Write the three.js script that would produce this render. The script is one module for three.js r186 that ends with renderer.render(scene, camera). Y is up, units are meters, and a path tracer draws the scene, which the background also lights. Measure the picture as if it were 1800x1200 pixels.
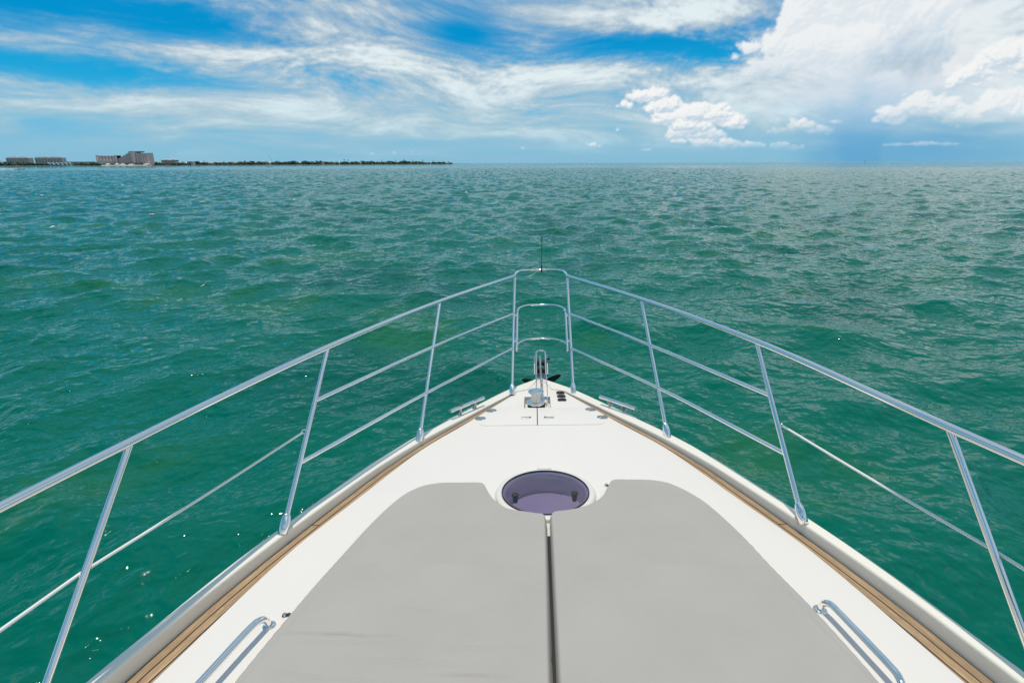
import * as THREE from 'three';
import { mergeGeometries, toCreasedNormals } from 'three/addons/utils/BufferGeometryUtils.js';
import { ImprovedNoise } from 'three/addons/math/ImprovedNoise.js';
import { RoundedBoxGeometry } from 'three/addons/geometries/RoundedBoxGeometry.js';

// ---------------------------------------------------------------- camera, exposure
const D2R = Math.PI / 180;
const EYE = 3.45;                                    // eye above the water, metres
const scene = new THREE.Scene();
const camera = new THREE.PerspectiveCamera(64.01, 1024 / 682, 0.05, 90000);
camera.rotation.order = 'YXZ';
camera.position.set(0, EYE, 0);
camera.rotation.set(-18.085 * D2R, 0, -0.16 * D2R);
camera.updateMatrixWorld(true);
const renderer = new THREE.WebGLRenderer();
renderer.toneMapping = THREE.LinearToneMapping;
renderer.toneMappingExposure = 1.0;
renderer.shadowMap.enabled = true;

// ---------------------------------------------------------------- helpers: random, noise
function rng(seed) { let s = seed >>> 0; return () => { s = (s + 0x6D2B79F5) | 0; let t = Math.imul(s ^ (s >>> 15), 1 | s); t = (t + Math.imul(t ^ (t >>> 7), 61 | t)) ^ t; return ((t ^ (t >>> 14)) >>> 0) / 4294967296; }; }
const IN = new ImprovedNoise();
const n3 = (x, y, z) => IN.noise(x, y, z);
function fbm(x, y, z, oct, gain = 0.5) { let a = 1, s = 0, t = 0; for (let i = 0; i < oct; i++) { s += a * n3(x, y, z); t += a; a *= gain; x = x * 2.03 + 17.1; y = y * 2.03 + 3.7; z = z * 2.03 + 9.2; } return s / t; }
function billow(x, y, z, oct) { let a = 1, s = 0, t = 0; for (let i = 0; i < oct; i++) { s += a * (3.0 * Math.abs(n3(x, y, z)) - .75); t += a; a *= 0.55; x = x * 2.1 + 7.3; y = y * 2.1 + 1.9; z = z * 2.1 + 4.4; } return s / t; }
const sst = (a, b, x) => { const t = Math.min(1, Math.max(0, (x - a) / (b - a))); return t * t * (3 - 2 * t); };
const mix = (a, b, t) => a + (b - a) * t;

// ---------------------------------------------------------------- sky: clear air, high veil, cumulus, one shower
function clearAir(el) {
  const K = [[-90, .20, .44, .56], [0, .235, .50, .665], [1.5, .22, .51, .70], [4, .09, .47, .73], [7, .014, .375, .70], [11, .001, .285, .62], [20, .008, .265, .57], [38, .05, .24, .49], [60, .09, .25, .43], [90, .11, .26, .41]];
  let i = 0; while (i < K.length - 2 && el > K[i + 1][0]) i++;
  const a = K[i], b = K[i + 1], t = sst(a[0], b[0], el) * .5 + .5 * Math.min(1, Math.max(0, (el - a[0]) / (b[0] - a[0])));
  return [mix(a[1], b[1], t), mix(a[2], b[2], t), mix(a[3], b[3], t)];
}
// where the high veil is thick (+) or torn open (-): [azimuth, elevation, half width, half height, amount]
const VEIL = [
  [-16, 11.5, 8, 2.6, .34], [-13.5, 9, 5, 1.2, .30], [-26, 9, 4, .8, .22], [-34, 9, 3, .8, .16], [-38, 8.3, 2.5, .4, .2], [-24, 4.9, 12, .8, .26], [-30, 4.0, 12, .5, .16], [-10, 6, 12, 2, .18],
  [4, 8, 9, .9, .26], [3, 12.6, 7, 1.1, .28], [11, 12.2, 6, .9, .26], [18, 12.5, 5, 1, .2], [14, 7.0, 8, .8, .12], [24, 6, 7, 2.0, .24], [38, 11, 9, 6, .42], [-4, 3.5, 14, 1.4, .12], [2, 10.2, 2.4, .7, .16],
  [-38, 11.5, 9, 1.6, -.34], [-33, 6.8, 7, .9, -.20], [-27.5, 11, 5, 1.3, -.3], [-20, 9.9, 5, .5, -.25], [-4.5, 11.4, 3.6, 1.4, -.40], [-40, 6.5, 5, 2, -.22], [12, 10.3, 5.5, .75, -.44], [18.5, 9.4, 3.4, .9, -.42], [20, 10.9, 2.6, .4, -.2], [13, 4.5, 6, 1.2, -.06], [-42, 2.5, 8, 1.5, -.1], [7, 9.4, 2.5, .5, -.16],
];
function cum(list, tint = 1, calm = 0, base = -9) { const b = [1e9, 1e9, -1e9, -1e9]; for (const [a, e, ra, re] of list) { b[0] = Math.min(b[0], a - ra * 1.8); b[1] = Math.min(b[1], e - re * 1.8); b[2] = Math.max(b[2], a + ra * 1.8); b[3] = Math.max(b[3], e + re * 1.8); } const mean = list.reduce((q, l) => q + l[3], 0) / list.length; return { list, b, tint, calm, base, scale: 62 / (.45 + .55 * mean), amp: .14 + .24 * mean, step: .06 + .05 * mean, soft: .12 + .16 * mean }; }
const CUMULUS = [
  cum([[39.3, 7.3, 2.4, 1.5], [41.5, 7.0, 2.4, 1.8], [37.5, 6.2, 2.0, 1.2], [44, 8, 2.6, 2]], .93, .2),
  cum([[20.2, 8.9, 1.2, .7], [21.6, 9.5, 1.7, 1.1], [23.4, 9.4, 2, 1.4], [24.8, 11.4, 1.9, 2.2], [26.2, 12.8, 2.6, 2.8], [28.5, 12.5, 3.4, 3.4], [31.5, 12.3, 3.6, 3.6], [34, 11.0, 2.8, 3.2], [27, 9.0, 3.6, 2.6], [30.5, 8.6, 3.8, 3.0], [34, 8.2, 2.5, 2.4], [18.2, 8.0, 1.6, .3], [23, 7.8, 3, 1.3], [34.5, 6.4, 1.6, 1.6]], .97, 1, 5.0),
  cum([[10.9, 5.2, 1.1, .6], [12.0, 5.9, 1.3, .8], [13.6, 6.0, 1.6, 1.0], [14.6, 5.0, 2.1, 1.1], [17.0, 4.2, 2.3, 1.3], [19.3, 4.1, 1.9, 1.2], [21.0, 3.4, 1.3, .9], [17.2, 3.2, 2.4, 1.2], [14.8, 4.0, 1.8, 1.0], [18.6, 2.2, 2.2, 1.0], [15.6, 2.4, 1.4, .8]], 1, .1, 1.3),
  cum([[16.2, 1.9, .9, .4], [18.4, 1.7, 1.5, .6], [20.6, 1.6, 1.5, .6], [22.6, 1.5, 1.3, .45], [24.8, 1.4, 1.1, .5], [26.3, 1.2, .9, .35]], .85, .1, .7),
  cum([[24.6, 2.65, 1.2, .4], [26.3, 3.0, 1.4, .75], [28.0, 2.6, 1.3, .5]], .95, .1, 2.1),
  cum([[33.0, 3.6, 1.6, 1.0], [34.6, 4.3, 1.8, 1.3], [36.2, 4.0, 1.8, 1.3], [37.6, 3.3, 2.0, 1.1], [39.4, 3.9, 1.8, 1.5], [41.6, 3.6, 1.8, 1.6], [44, 4.5, 2.4, 2]], .85, .35, 2.0),
  cum([[33.6, 1.35, 1.3, .16], [35.4, 1.4, 1.2, .2], [37, 1.35, 1, .14]], .42, .3),
  cum([[6.8, 1.75, .5, .14], [8.0, 1.7, .55, .26], [8.7, 1.55, .4, .2]], .8),
  cum([[10.2, 3.0, .3, .22]], .7), cum([[28.9, 3.3, .6, .25]], .5), cum([[1.2, 1.4, .5, .1], [13.2, 1.2, .7, .12]], .5),
  cum([[-9.8, 1.1, .4, .2], [-11.4, 1.0, .35, .18], [-13.5, .9, .4, .14]], .6),
];
{ const r = rng(77); // the same kind of cumulus bank goes on round the rest of the horizon
  for (let k = 0; k < 22; k++) { const a0 = 56 + 250 * (k + r()) / 22, e0 = 1.5 + r() * 2.5, big = .7 + r() * 1.6, l = []; for (let j = 0; j < 7; j++) l.push([a0 + (r() - .5) * 7 * big, e0 + r() * 2.4 * big * (1 - Math.abs(j - 3) / 4), (1 + r()) * big, (.4 + r() * .5) * big]); CUMULUS.push(cum(l, .94, .15, 1)); } }
function cumField(c, az, el) {
  let F = -9;
  for (const [a, e, ra, re] of c.list) { const dx = (az - a) / ra, dy = (el - e) / re, f = (1 - Math.sqrt(dx * dx + dy * dy * (dy < 0 ? 1.6 : 1))) * (re * .75 + ra * .25); F = F > f ? F + .15 * Math.max(0, f + .3) : f + .15 * Math.max(0, F + .3); }
  return F;
}
function makeSky() {
  const W = 4096, H = 2048, data = new Float32Array(W * H * 4), dir = new THREE.Vector3();
  for (let j = 0; j < H; j++) {
    const el = ((j + .5) / H - .5) * 180, se = Math.sin(el * D2R), ce = Math.cos(el * D2R);
    const base = clearAir(Math.max(el, -1));
    for (let i = 0; i < W; i++) {
      const o = (j * W + i) * 4; let [r, g, b] = base;
      if (el > -0.3) {
        const th = ((i + .5) / W - .5) * 2 * Math.PI; dir.set(ce * Math.cos(th), se, ce * Math.sin(th));
        let az = Math.atan2(dir.x, -dir.z) / D2R; const azC = az < -54 ? az + 360 : az;
        // high veil, on a sheet far above: streaks stretch towards the horizon
        const k = 1.35 / (Math.max(0, dir.y) + .17), px = dir.x * k, pz = dir.z * k;
        const wx = n3(px * .9, pz * .9, 3.1) * .5, wz = n3(px * .9 + 40, pz * .9, 8.3) * .5;
        const u = (px * .94 - pz * .34) + wx, v = (px * .34 + pz * .94) + wz;
        const fine = sst(2, 9, el) * .65 + .35; let n = fbm(u * 1.0, v * 1.4, 1.7, 4) * .75 + (fbm(u * 4 + 9, v * 5.6, 5.2, 4, .6) * .40 + fbm(u * 11, v * 13, 2.2, 6, .7) * .42) * fine;
        let bias = .05 + (.17 * Math.sin(az * D2R) - .03) * sst(9, 22, el) * (1 - .5 * sst(50, 85, el));
        if (az > -60 && az < 60 && el < 22) for (const [a, e, ra, re, amt] of VEIL) { const dx = (az - a) / ra, dy = (el - e) / re, q = dx * dx + dy * dy; if (q < 9) bias += amt * Math.exp(-q); }
        let al = sst(-.16, .52, n + bias) * (.90 - .35 * (1 - sst(3.5, 8, el))); al = 1 - (1 - al) * (1 - (.42 + .2 * (1 - sst(3, 8, el))) * sst(-.35, .35, n * .6 + bias));
        al *= sst(.2, 3.5, el) * .85 + .15;
        const wl = .62 + .24 * sst(.1, .6, n + bias), warm = sst(0, 6, el);
        r = mix(r, wl * mix(.74, .93, warm), al); g = mix(g, wl * mix(.97, 1.03, warm), al); b = mix(b, wl * 1.05, al);
        // grey body of the storm cloud and its rain
        if (az > 14 && az < 60 && el < 22) {
          const nn = fbm(az * .22, el * .45, 4.4, 5, .55);
          let m = sst(-.15, .75, 1 - Math.hypot((az - 31.2) / (8.5 + .25 * el), (el - 6.5) / 6.8) + nn * .7);
          m *= sst(.6, 4.2, el + nn * 1.8);
          const t = 1 - sst(2.2, 8.6, el + nn * 2.4 + .22 * Math.abs(az - 30.5));
          r = mix(r, mix(.80, .22, t), m * .9); g = mix(g, mix(.83, .48, t), m * .9); b = mix(b, mix(.86, .72, t), m * .9);
          const edge = az + nn * 1.8 - .12 * el, shaft = sst(26.4, 30.6, edge) * (1 - sst(32.0, 34.6, edge)) * (1 - sst(.6, 4.6, el)), low = sst(24, 30, edge) * (1 - sst(36, 46, edge)) * (1 - sst(1.2, 3.4, el + nn)) * .5;
          const sh = Math.max(shaft * .66, low);
          r = mix(r, .07, sh); g = mix(g, .33, sh); b = mix(b, .62, sh);
        }
        // cumulus heaps
        if (el < 18) for (const c of CUMULUS) {
          if (azC < c.b[0] || azC > c.b[2] || el < c.b[1] || el > c.b[3]) continue;
          const S = c.scale, A = c.amp, fld = (a, e, oct) => { const ar = a * D2R, er = e * D2R; const x = Math.cos(er) * Math.sin(ar), y = Math.sin(er), z = -Math.cos(er) * Math.cos(ar); return cumField(c, a, e) + A * billow(x * S, y * S, z * S, oct) + A * .8 * fbm(x * S * .4, y * S * .4, z * S * .4, 2) - A * .25; };
          const F = fld(azC, el, 6); if (F < 0) continue;
          const d = c.step, F0 = fld(azC, el, 4), gx = (fld(azC + d, el, 4) - F0) / d, gy = (fld(azC, el + d, 4) - F0) / d, deep = sst(.2 * A, 4 * A, F);
          const flat = 1.0, nl = 1 / Math.hypot(gx, gy, flat), li = (.40 * gx - .66 * gy + .62 * flat) * nl + (F - F0) / A * .25;
          const lit = mix(sst(-.5, .95, li) * (1 - .12 * deep), .80 - .5 * (c.calm === 1 ? 1 - sst(6.0, 10.0, el) : 0), c.calm * .72), low = c.base > -9 ? sst(c.base, c.base + 1.0 + A * 3, el + (F0 - cumField(c, azC, el)) * 1.2) : 1, soft = sst(0, c.soft, F) * (.45 + .55 * sst(.4, 2.4, el)) * c.tint * mix(.12, 1, low);
          const c2 = c.calm === 1 ? sst(0, 1, 1.0 - Math.hypot((az - 33.6) / 5.0, (el - 7.2) / 4.2) + A * .3 * billow(az * .5, el * .5, 2, 3)) : 0;
          const w = (.66 + .28 * lit) * (1 - .24 * c2), bl = Math.min(1, (1 - lit) + c2 * .7);
          r = mix(r, w * mix(1.0, .76, bl), soft); g = mix(g, w * mix(.995, .95, bl), soft); b = mix(b, w * mix(.975, 1.12, bl), soft);
        }
      }
      data[o] = r; data[o + 1] = g; data[o + 2] = b; data[o + 3] = 1;
    }
  }
  const t = new THREE.DataTexture(data, W, H, THREE.RGBAFormat, THREE.FloatType);
  t.mapping = THREE.EquirectangularReflectionMapping; t.magFilter = THREE.LinearFilter; t.minFilter = THREE.LinearFilter; t.wrapS = THREE.RepeatWrapping; t.needsUpdate = true;
  return t;
}
const skyTexture = makeSky();
scene.background = skyTexture; scene.environment = skyTexture;

// ---------------------------------------------------------------- sun: nearly overhead, a little to port and ahead
const sun = new THREE.DirectionalLight(new THREE.Color(1.0, .93, .80), 2.85);
sun.position.set(-5.6, 50, -5); sun.target.position.set(0, 0, 0);
sun.castShadow = true; sun.shadow.mapSize.set(4096, 4096);
Object.assign(sun.shadow.camera, { left: -9, right: 9, top: 9, bottom: -9, near: 1, far: 120 });
scene.add(sun, sun.target);
console.log('sky done');

// ---------------------------------------------------------------- sea: three bands of wind waves from a random spectrum
function fft2(re, im, N) {
  const cosT = new Float64Array(N / 2), sinT = new Float64Array(N / 2); for (let i = 0; i < N / 2; i++) { cosT[i] = Math.cos(2 * Math.PI * i / N); sinT[i] = Math.sin(2 * Math.PI * i / N); }
  const a = new Float64Array(N), b = new Float64Array(N), bits = Math.log2(N), rev = new Uint32Array(N);
  for (let i = 0; i < N; i++) { let x = i, y = 0; for (let k = 0; k < bits; k++) { y = (y << 1) | (x & 1); x >>= 1; } rev[i] = y; }
  const line = () => { for (let s = 2; s <= N; s <<= 1) { const h = s >> 1, st = N / s; for (let i = 0; i < N; i += s) for (let k = 0; k < h; k++) { const p = i + k, q = p + h, c = cosT[k * st], d = sinT[k * st], tr = a[q] * c - b[q] * d, ti = a[q] * d + b[q] * c; a[q] = a[p] - tr; b[q] = b[p] - ti; a[p] += tr; b[p] += ti; } } };
  for (let y = 0; y < N; y++) { for (let x = 0; x < N; x++) { a[rev[x]] = re[y * N + x]; b[rev[x]] = im[y * N + x]; } line(); for (let x = 0; x < N; x++) { re[y * N + x] = a[x]; im[y * N + x] = b[x]; } }
  for (let x = 0; x < N; x++) { for (let y = 0; y < N; y++) { a[rev[y]] = re[y * N + x]; b[rev[y]] = im[y * N + x]; } line(); for (let y = 0; y < N; y++) { re[y * N + x] = a[y]; im[y * N + x] = b[y]; } }
}
// one periodic tile of sea: height and sideways drift, wavelengths from l0 to l1, slopes scaled to rms
function waveTile(N, size, l0, l1, peak, rms, windDeg, spread, seed, power = 4) {
  const r = rng(seed), gauss = () => Math.sqrt(-2 * Math.log(r() + 1e-12)) * Math.cos(2 * Math.PI * r());
  const hr = new Float64Array(N * N), hi = new Float64Array(N * N), xr = new Float64Array(N * N), xi = new Float64Array(N * N), zr = new Float64Array(N * N), zi = new Float64Array(N * N);
  const wx = Math.sin(windDeg * D2R), wz = -Math.cos(windDeg * D2R), k0 = 2 * Math.PI / l1, k1 = 2 * Math.PI / l0, kp = 2 * Math.PI / peak; let m2 = 0;
  for (let j = 0; j < N; j++) for (let i = 0; i < N; i++) {
    const kx = 2 * Math.PI / size * (i < N / 2 ? i : i - N), kz = 2 * Math.PI / size * (j < N / 2 ? j : j - N), k = Math.hypot(kx, kz), ga = gauss(), gb = gauss();
    if (k < k0 || k > k1) continue;
    const c = (kx * wx + kz * wz) / k, dirf = c > 0 ? mix(1, c * c, spread) : .12 * mix(1, c * c, spread);
    const A = Math.sqrt(Math.pow(k, -power) * Math.exp(-1.25 * Math.pow(kp / k, 2)) * dirf) * (1 - sst(.75, 1, k / k1)), p = j * N + i;
    hr[p] = A * ga; hi[p] = A * gb; m2 += k * k * A * A * (ga * ga + gb * gb) / 2;
    xr[p] = -hi[p] * kx / k; xi[p] = hr[p] * kx / k; zr[p] = -hi[p] * kz / k; zi[p] = hr[p] * kz / k;
  }
  const s = rms / Math.sqrt(m2), out = {};
  for (const [n, a, b] of [['h', hr, hi], ['x', xr, xi], ['z', zr, zi]]) { fft2(a, b, N); const f = new Float32Array(N * N); for (let p = 0; p < N * N; p++) f[p] = a[p] * s; out[n] = f; }
  out.at = (f, x, z) => { let u = x / size * N, v = z / size * N; u -= Math.floor(u / N) * N; v -= Math.floor(v / N) * N; const i = u | 0, j = v | 0, fu = u - i, fv = v - j, i2 = (i + 1) % N, j2 = (j + 1) % N, i1 = i % N, j1 = j % N; return (f[j1 * N + i1] * (1 - fu) + f[j1 * N + i2] * fu) * (1 - fv) + (f[j2 * N + i1] * (1 - fu) + f[j2 * N + i2] * fu) * fv; };
  return out;
}
const swell = waveTile(1024, 97, .9, 11, 3.6, .17, 158, .75, 11);
const chop = waveTile(512, 17.3, .16, 1.1, .7, .135, 140, .45, 23);
const RIPPLE = 16.4;
const rippleNormal = (() => {
  const N = 2048, t = waveTile(N, RIPPLE, .05, 1.5, .6, .20, 152, .55, 31, 4.5), d = new Uint8Array(N * N * 4), e = RIPPLE / N;
  for (let j = 0; j < N; j++) for (let i = 0; i < N; i++) {
    const sx = (t.h[j * N + (i + 1) % N] - t.h[j * N + (i + N - 1) % N]) / (2 * e), sz = (t.h[((j + 1) % N) * N + i] - t.h[((j + N - 1) % N) * N + i]) / (2 * e), l = 1 / Math.hypot(sx, sz, 1), p = (j * N + i) * 4;
    d[p] = 127.5 + 127.5 * -sx * l; d[p + 1] = 127.5 + 127.5 * -sz * l; d[p + 2] = 127.5 + 127.5 * l; d[p + 3] = 255;
  }
  const tx = new THREE.DataTexture(d, N, N); tx.wrapS = tx.wrapT = THREE.RepeatWrapping; tx.magFilter = THREE.LinearFilter; tx.needsUpdate = true; return tx;
})();
function seaPoint(x, z, out) {
  const r = Math.hypot(x, z), fa = 1 - sst(300, 1500, r), fb = 1 - sst(22, 75, r), calm = .75 + .5 * (n3(x * .05, z * .05, 2.2) + .3);
  const c = Math.cos(.6), s = Math.sin(.6), bx = x * c - z * s, bz = x * s + z * c; let y = 0, dx = 0, dz = 0;
  if (fa > 0) { y += fa * swell.at(swell.h, x, z); dx += fa * swell.at(swell.x, x, z) * .9; dz += fa * swell.at(swell.z, x, z) * .9; }
  if (fb > 0) { const q = fb * calm; y += q * chop.at(chop.h, bx, bz); const tx = q * chop.at(chop.x, bx, bz) * .8, tz = q * chop.at(chop.z, bx, bz) * .8; dx += tx * c + tz * s; dz += -tx * s + tz * c; }
  return out.set(x + dx, y, z + dz);
}
function makeSea() {
  const th = []; for (let a = -60; a < 60; a += .145) th.push(a); for (let a = 60; a < 300; a += 1.2) th.push(a);
  const rr = []; for (let r = 2.0; r < 420;) { rr.push(r); r += r < 60 ? r * .0072 : .43 * Math.sqrt(r / 60); } for (let r = 422; r < 60000; r *= 1 + .006 * Math.pow(r / 420, .8)) rr.push(r);
  const nc = th.length, nr = rr.length, P = new Float32Array((nc * nr + 1) * 3), C = new Float32Array((nc * nr + 1) * 3), U = new Float32Array((nc * nr + 1) * 2), v = new THREE.Vector3(), idx = [];
  const put = (k, x, z) => {
    seaPoint(x, z, v); P[k * 3] = v.x; P[k * 3 + 1] = v.y; P[k * 3 + 2] = v.z; U[k * 2] = x / RIPPLE; U[k * 2 + 1] = z / RIPPLE;
    // turbid green water over a bed of sand and weed: broad, irregular patches of the bed show through
    const r = Math.hypot(x, z), q = 1 - sst(40, 160, r), bed = q > 0 ? fbm(x * .33 + 5, z * .33, .7, 4, .55) * q : 0, weed = q > 0 ? fbm(x * .16 - 20, z * .2 + 7, 4.2, 3) * q : 0;
    const s = sst(.02, .30, bed - .05 * sst(-6, 6, x)), w = sst(.05, .3, weed);
    C[k * 3] = mix(mix(.0002, .010, s), .0002, w); C[k * 3 + 1] = mix(mix(.117, .124, s), .098, w); C[k * 3 + 2] = mix(mix(.084, .066, s), .074, w);
  };
  for (let j = 0; j < nr; j++) for (let i = 0; i < nc; i++) { const a = th[i] * D2R; put(j * nc + i, Math.sin(a) * rr[j], -Math.cos(a) * rr[j]); }
  put(nc * nr, 0, 0);
  for (let i = 0; i < nc; i++) { const i2 = (i + 1) % nc; idx.push(nc * nr, i2, i); for (let j = 0; j < nr - 1; j++) { const a = j * nc + i, b = j * nc + i2, c = a + nc, d = b + nc; idx.push(a, d, c, a, b, d); } }
  const g = new THREE.BufferGeometry(); g.setAttribute('position', new THREE.BufferAttribute(P, 3)); g.setAttribute('uv', new THREE.BufferAttribute(U, 2)); g.setAttribute('color', new THREE.BufferAttribute(C, 3)); g.setIndex(idx); g.computeVertexNormals();
  const m = new THREE.MeshPhysicalMaterial({ color: 0xffffff, vertexColors: true, roughness: .03, ior: 1.2, normalMap: rippleNormal, normalScale: new THREE.Vector2(1, 1) });
  const o = new THREE.Mesh(g, m); o.name = 'sea'; o.userData = { kind: 'structure', label: 'choppy green sea reaching to the horizon', category: 'sea' }; o.receiveShadow = true; scene.add(o);
}
makeSea();
console.log('sea done');

// ---------------------------------------------------------------- materials of the boat
const lin = (r, g, b) => new THREE.Color().setRGB(r, g, b);
function canvasTex(w, h, draw, srgb = true) { const c = document.createElement('canvas'); c.width = w; c.height = h; draw(c.getContext('2d'), w, h); const t = new THREE.CanvasTexture(c); t.wrapS = t.wrapT = THREE.RepeatWrapping; if (srgb) t.colorSpace = THREE.SRGBColorSpace; return t; }
function dataTex(w, h, fn, srgb) { const d = new Uint8Array(w * h * 4); for (let j = 0; j < h; j++) for (let i = 0; i < w; i++) { const c = fn(i / w, j / h, i, j), p = (j * w + i) * 4; d[p] = c[0]; d[p + 1] = c[1]; d[p + 2] = c[2]; d[p + 3] = 255; } const t = new THREE.DataTexture(d, w, h); t.wrapS = t.wrapT = THREE.RepeatWrapping; t.magFilter = THREE.LinearFilter; if (srgb) t.colorSpace = THREE.SRGBColorSpace; t.needsUpdate = true; return t; }
const fineRough = dataTex(512, 512, (u, v, i, j) => { const q = 128 + 90 * fbm(u * 9, v * 9, 1.3, 4) + 26 * n3(i * .31, j * .31, 2.2); return [q, q, q]; });
const gelcoat = new THREE.MeshPhysicalMaterial({ name: 'gelcoat', color: lin(.70, .685, .65), roughness: .38, clearcoat: .25, clearcoatRoughness: .15 });
const cream = new THREE.MeshPhysicalMaterial({ name: 'cream gelcoat', color: lin(.82, .76, .66), roughness: .36, clearcoat: .25, clearcoatRoughness: .15 });
const nonslip = new THREE.MeshPhysicalMaterial({ name: 'deck gelcoat', color: lin(.745, .70, .665), roughness: .5, bumpMap: fineRough, bumpScale: .0006 });
const chrome = new THREE.MeshStandardMaterial({ name: 'polished steel', color: lin(.88, .87, .86), metalness: 1, roughness: .06 });
const brushed = new THREE.MeshStandardMaterial({ name: 'brushed steel', color: lin(.50, .49, .48), metalness: 1, roughness: .28 });
const blackRubber = new THREE.MeshStandardMaterial({ name: 'black rubber', color: lin(.018, .017, .017), roughness: .62 });
const blackIron = new THREE.MeshStandardMaterial({ name: 'blackened iron', color: lin(.022, .021, .022), roughness: .42, metalness: .35 });
const caulk = new THREE.MeshStandardMaterial({ name: 'black caulking', color: lin(.02, .018, .016), roughness: .7 });
const wireWhite = new THREE.MeshStandardMaterial({ name: 'white coated wire', color: lin(.78, .77, .74), roughness: .45 });
const teakGrain = (seed) => dataTex(128, 1024, (u, v) => {
  const w = fbm(u * 5 + seed, v * 3, seed, 3) * .9, g = fbm(u * 26 + w * 3, v * 7 + seed, 3.3, 4, .6), pore = Math.max(0, n3(u * 90, v * 26 + seed, 7.7) - .25);
  const k = .80 + .30 * g + .10 * w - .5 * pore; return [Math.min(255, Math.max(0, 208 * k)), Math.max(0, 174 * k), Math.max(0, 136 * k)];
}, true);
const teaks = [1.3, 5.1, 9.7].map((s, i) => { const t = teakGrain(s); t.repeat.set(1, 1); return new THREE.MeshStandardMaterial({ name: 'weathered teak', map: t, roughness: .78, color: lin(.93 + i * .04, .93 + i * .035, .93 + i * .03) }); });
const weave = dataTex(1024, 1024, (u, v, i, j) => {   // sun-pad cloth: fine weave and faint soiling
  const a = ((i >> 1) + (j >> 1)) % 2 ? 3 : -3, s = fbm(u * 3, v * 3, 4.1, 5, .55) * 9 + n3(i * .9, j * .9, .4) * 3 , q = 164 + a + s * .7; return [q + 5, q, q - 5];
}, true);
const padCloth = new THREE.MeshPhysicalMaterial({ name: 'grey sun-pad cloth', map: weave, roughness: .92, sheen: .2, sheenRoughness: .6, sheenColor: lin(.5, .5, .5), bumpMap: weave, bumpScale: .0012 });

// ---------------------------------------------------------------- the boat's own frame: keel line along z, bow at -z, y = 0 at the waterline
const CX = -.022, YAW = 2.718 * D2R, ROLL = -1.856 * D2R, PITCH = -18.085 * D2R;
const boatMatrix = (() => { // heading and heel of the boat as seen by an eye standing on its centreline
  const cb = new THREE.Matrix4().makeRotationFromEuler(new THREE.Euler(PITCH, YAW, ROLL, 'YXZ')); cb.setPosition(CX, EYE, 0);
  return camera.matrixWorld.clone().multiply(cb.invert());
})();
const bPos = new THREE.Vector3(), bQuat = new THREE.Quaternion(), bScl = new THREE.Vector3(); boatMatrix.decompose(bPos, bQuat, bScl);
const deckY = (z) => 1.99675 + .0787 * z;
function curve(K) { // smooth half breadth x(z) through measured stations
  const n = K.length, m = K.map((k, i) => { const a = K[Math.max(0, i - 1)], b = K[Math.min(n - 1, i + 1)]; return (b[1] - a[1]) / (b[0] - a[0]); });
  return (z) => { let i = 0; while (i < n - 2 && z > K[i + 1][0]) i++; const h = K[i + 1][0] - K[i][0], t = Math.min(1, Math.max(0, (z - K[i][0]) / h)), t2 = t * t, t3 = t2 * t; return (2 * t3 - 3 * t2 + 1) * K[i][1] + (t3 - 2 * t2 + t) * h * m[i] + (-2 * t3 + 3 * t2) * K[i + 1][1] + (t3 - t2) * h * m[i + 1]; };
}
const outerX = curve([[-4.47, 0], [-4.42, .045], [-4.13, .279], [-3.58, .60], [-3.165, .83], [-2.82, .982], [-2.515, 1.088], [-2.12, 1.218], [-1.8, 1.315], [-1.44, 1.40], [-1.3, 1.434], [-1, 1.5], [0, 1.67], [1.5, 1.82], [3.5, 1.88]]);
const teakOut = curve([[-4.143, .168], [-3.85, .345], [-3.6, .49], [-3.15, .745], [-2.77, .92], [-2.55, 1.003], [-2.2, 1.125], [-1.95, 1.207], [-1.73, 1.272], [-1.58, 1.312], [-1.4, 1.353], [-1.3, 1.376], [-1, 1.437], [0, 1.60], [1.5, 1.75], [3.5, 1.81]]);
const teakIn = curve([[-4.143, .166], [-3.43, .535], [-3.04, .748], [-2.62, .91], [-2.5, .95], [-2.06, 1.11], [-1.86, 1.163], [-1.68, 1.203], [-1.3, 1.279], [-1, 1.338], [0, 1.50], [1.5, 1.65], [3.5, 1.71]]);
const rimH = curve([[-4.5, .010], [-4, .013], [-3.5, .020], [-3, .032], [-2.5, .045], [-2, .052], [-1.3, .06], [3.5, .06]]);
const AFT = 3.4;

// ---------------------------------------------------------------- helpers: things and parts
const taken = {};
const numbered = (n) => { const k = taken[n] = (taken[n] ?? -1) + 1; return k ? n + '_' + String(k).padStart(3, '0') : n; };
function part(name, geo, mat, parent, label) { const o = new THREE.Mesh(Array.isArray(geo) ? mergeGeometries(geo.map((g) => { const q = g.index ? g.toNonIndexed() : g; for (const k of Object.keys(q.attributes)) if (!['position', 'normal', 'uv'].includes(k)) q.deleteAttribute(k); return q; })) : geo, mat); o.name = name; o.castShadow = o.receiveShadow = true; if (label) o.userData.label = label; parent.add(o); return o; }
function group(name, parent) { const g = new THREE.Group(); g.name = name; parent.add(g); return g; }
function thing(name, label, category, grp) { const g = new THREE.Group(); g.name = numbered(name); g.userData = { label, category }; if (grp) g.userData.group = grp; scene.add(g); return g; }
function single(name, geo, mat, label, category, grp) { const o = part(numbered(name), geo, mat, scene); o.userData = { label, category }; if (grp) o.userData.group = grp; return o; }
const V = (x, y, z) => new THREE.Vector3(x, y, z);
function tube(pts, r, seg = 0, rad = 14, tension = .5) { const p = pts.map((q) => (q.isVector3 ? q : V(...q))); const c = p.length === 2 ? new THREE.LineCurve3(p[0], p[1]) : new THREE.CatmullRomCurve3(p, false, 'centripetal', tension); return new THREE.TubeGeometry(c, seg || (p.length === 2 ? 1 : p.length * 8), r, rad, false); }
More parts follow.
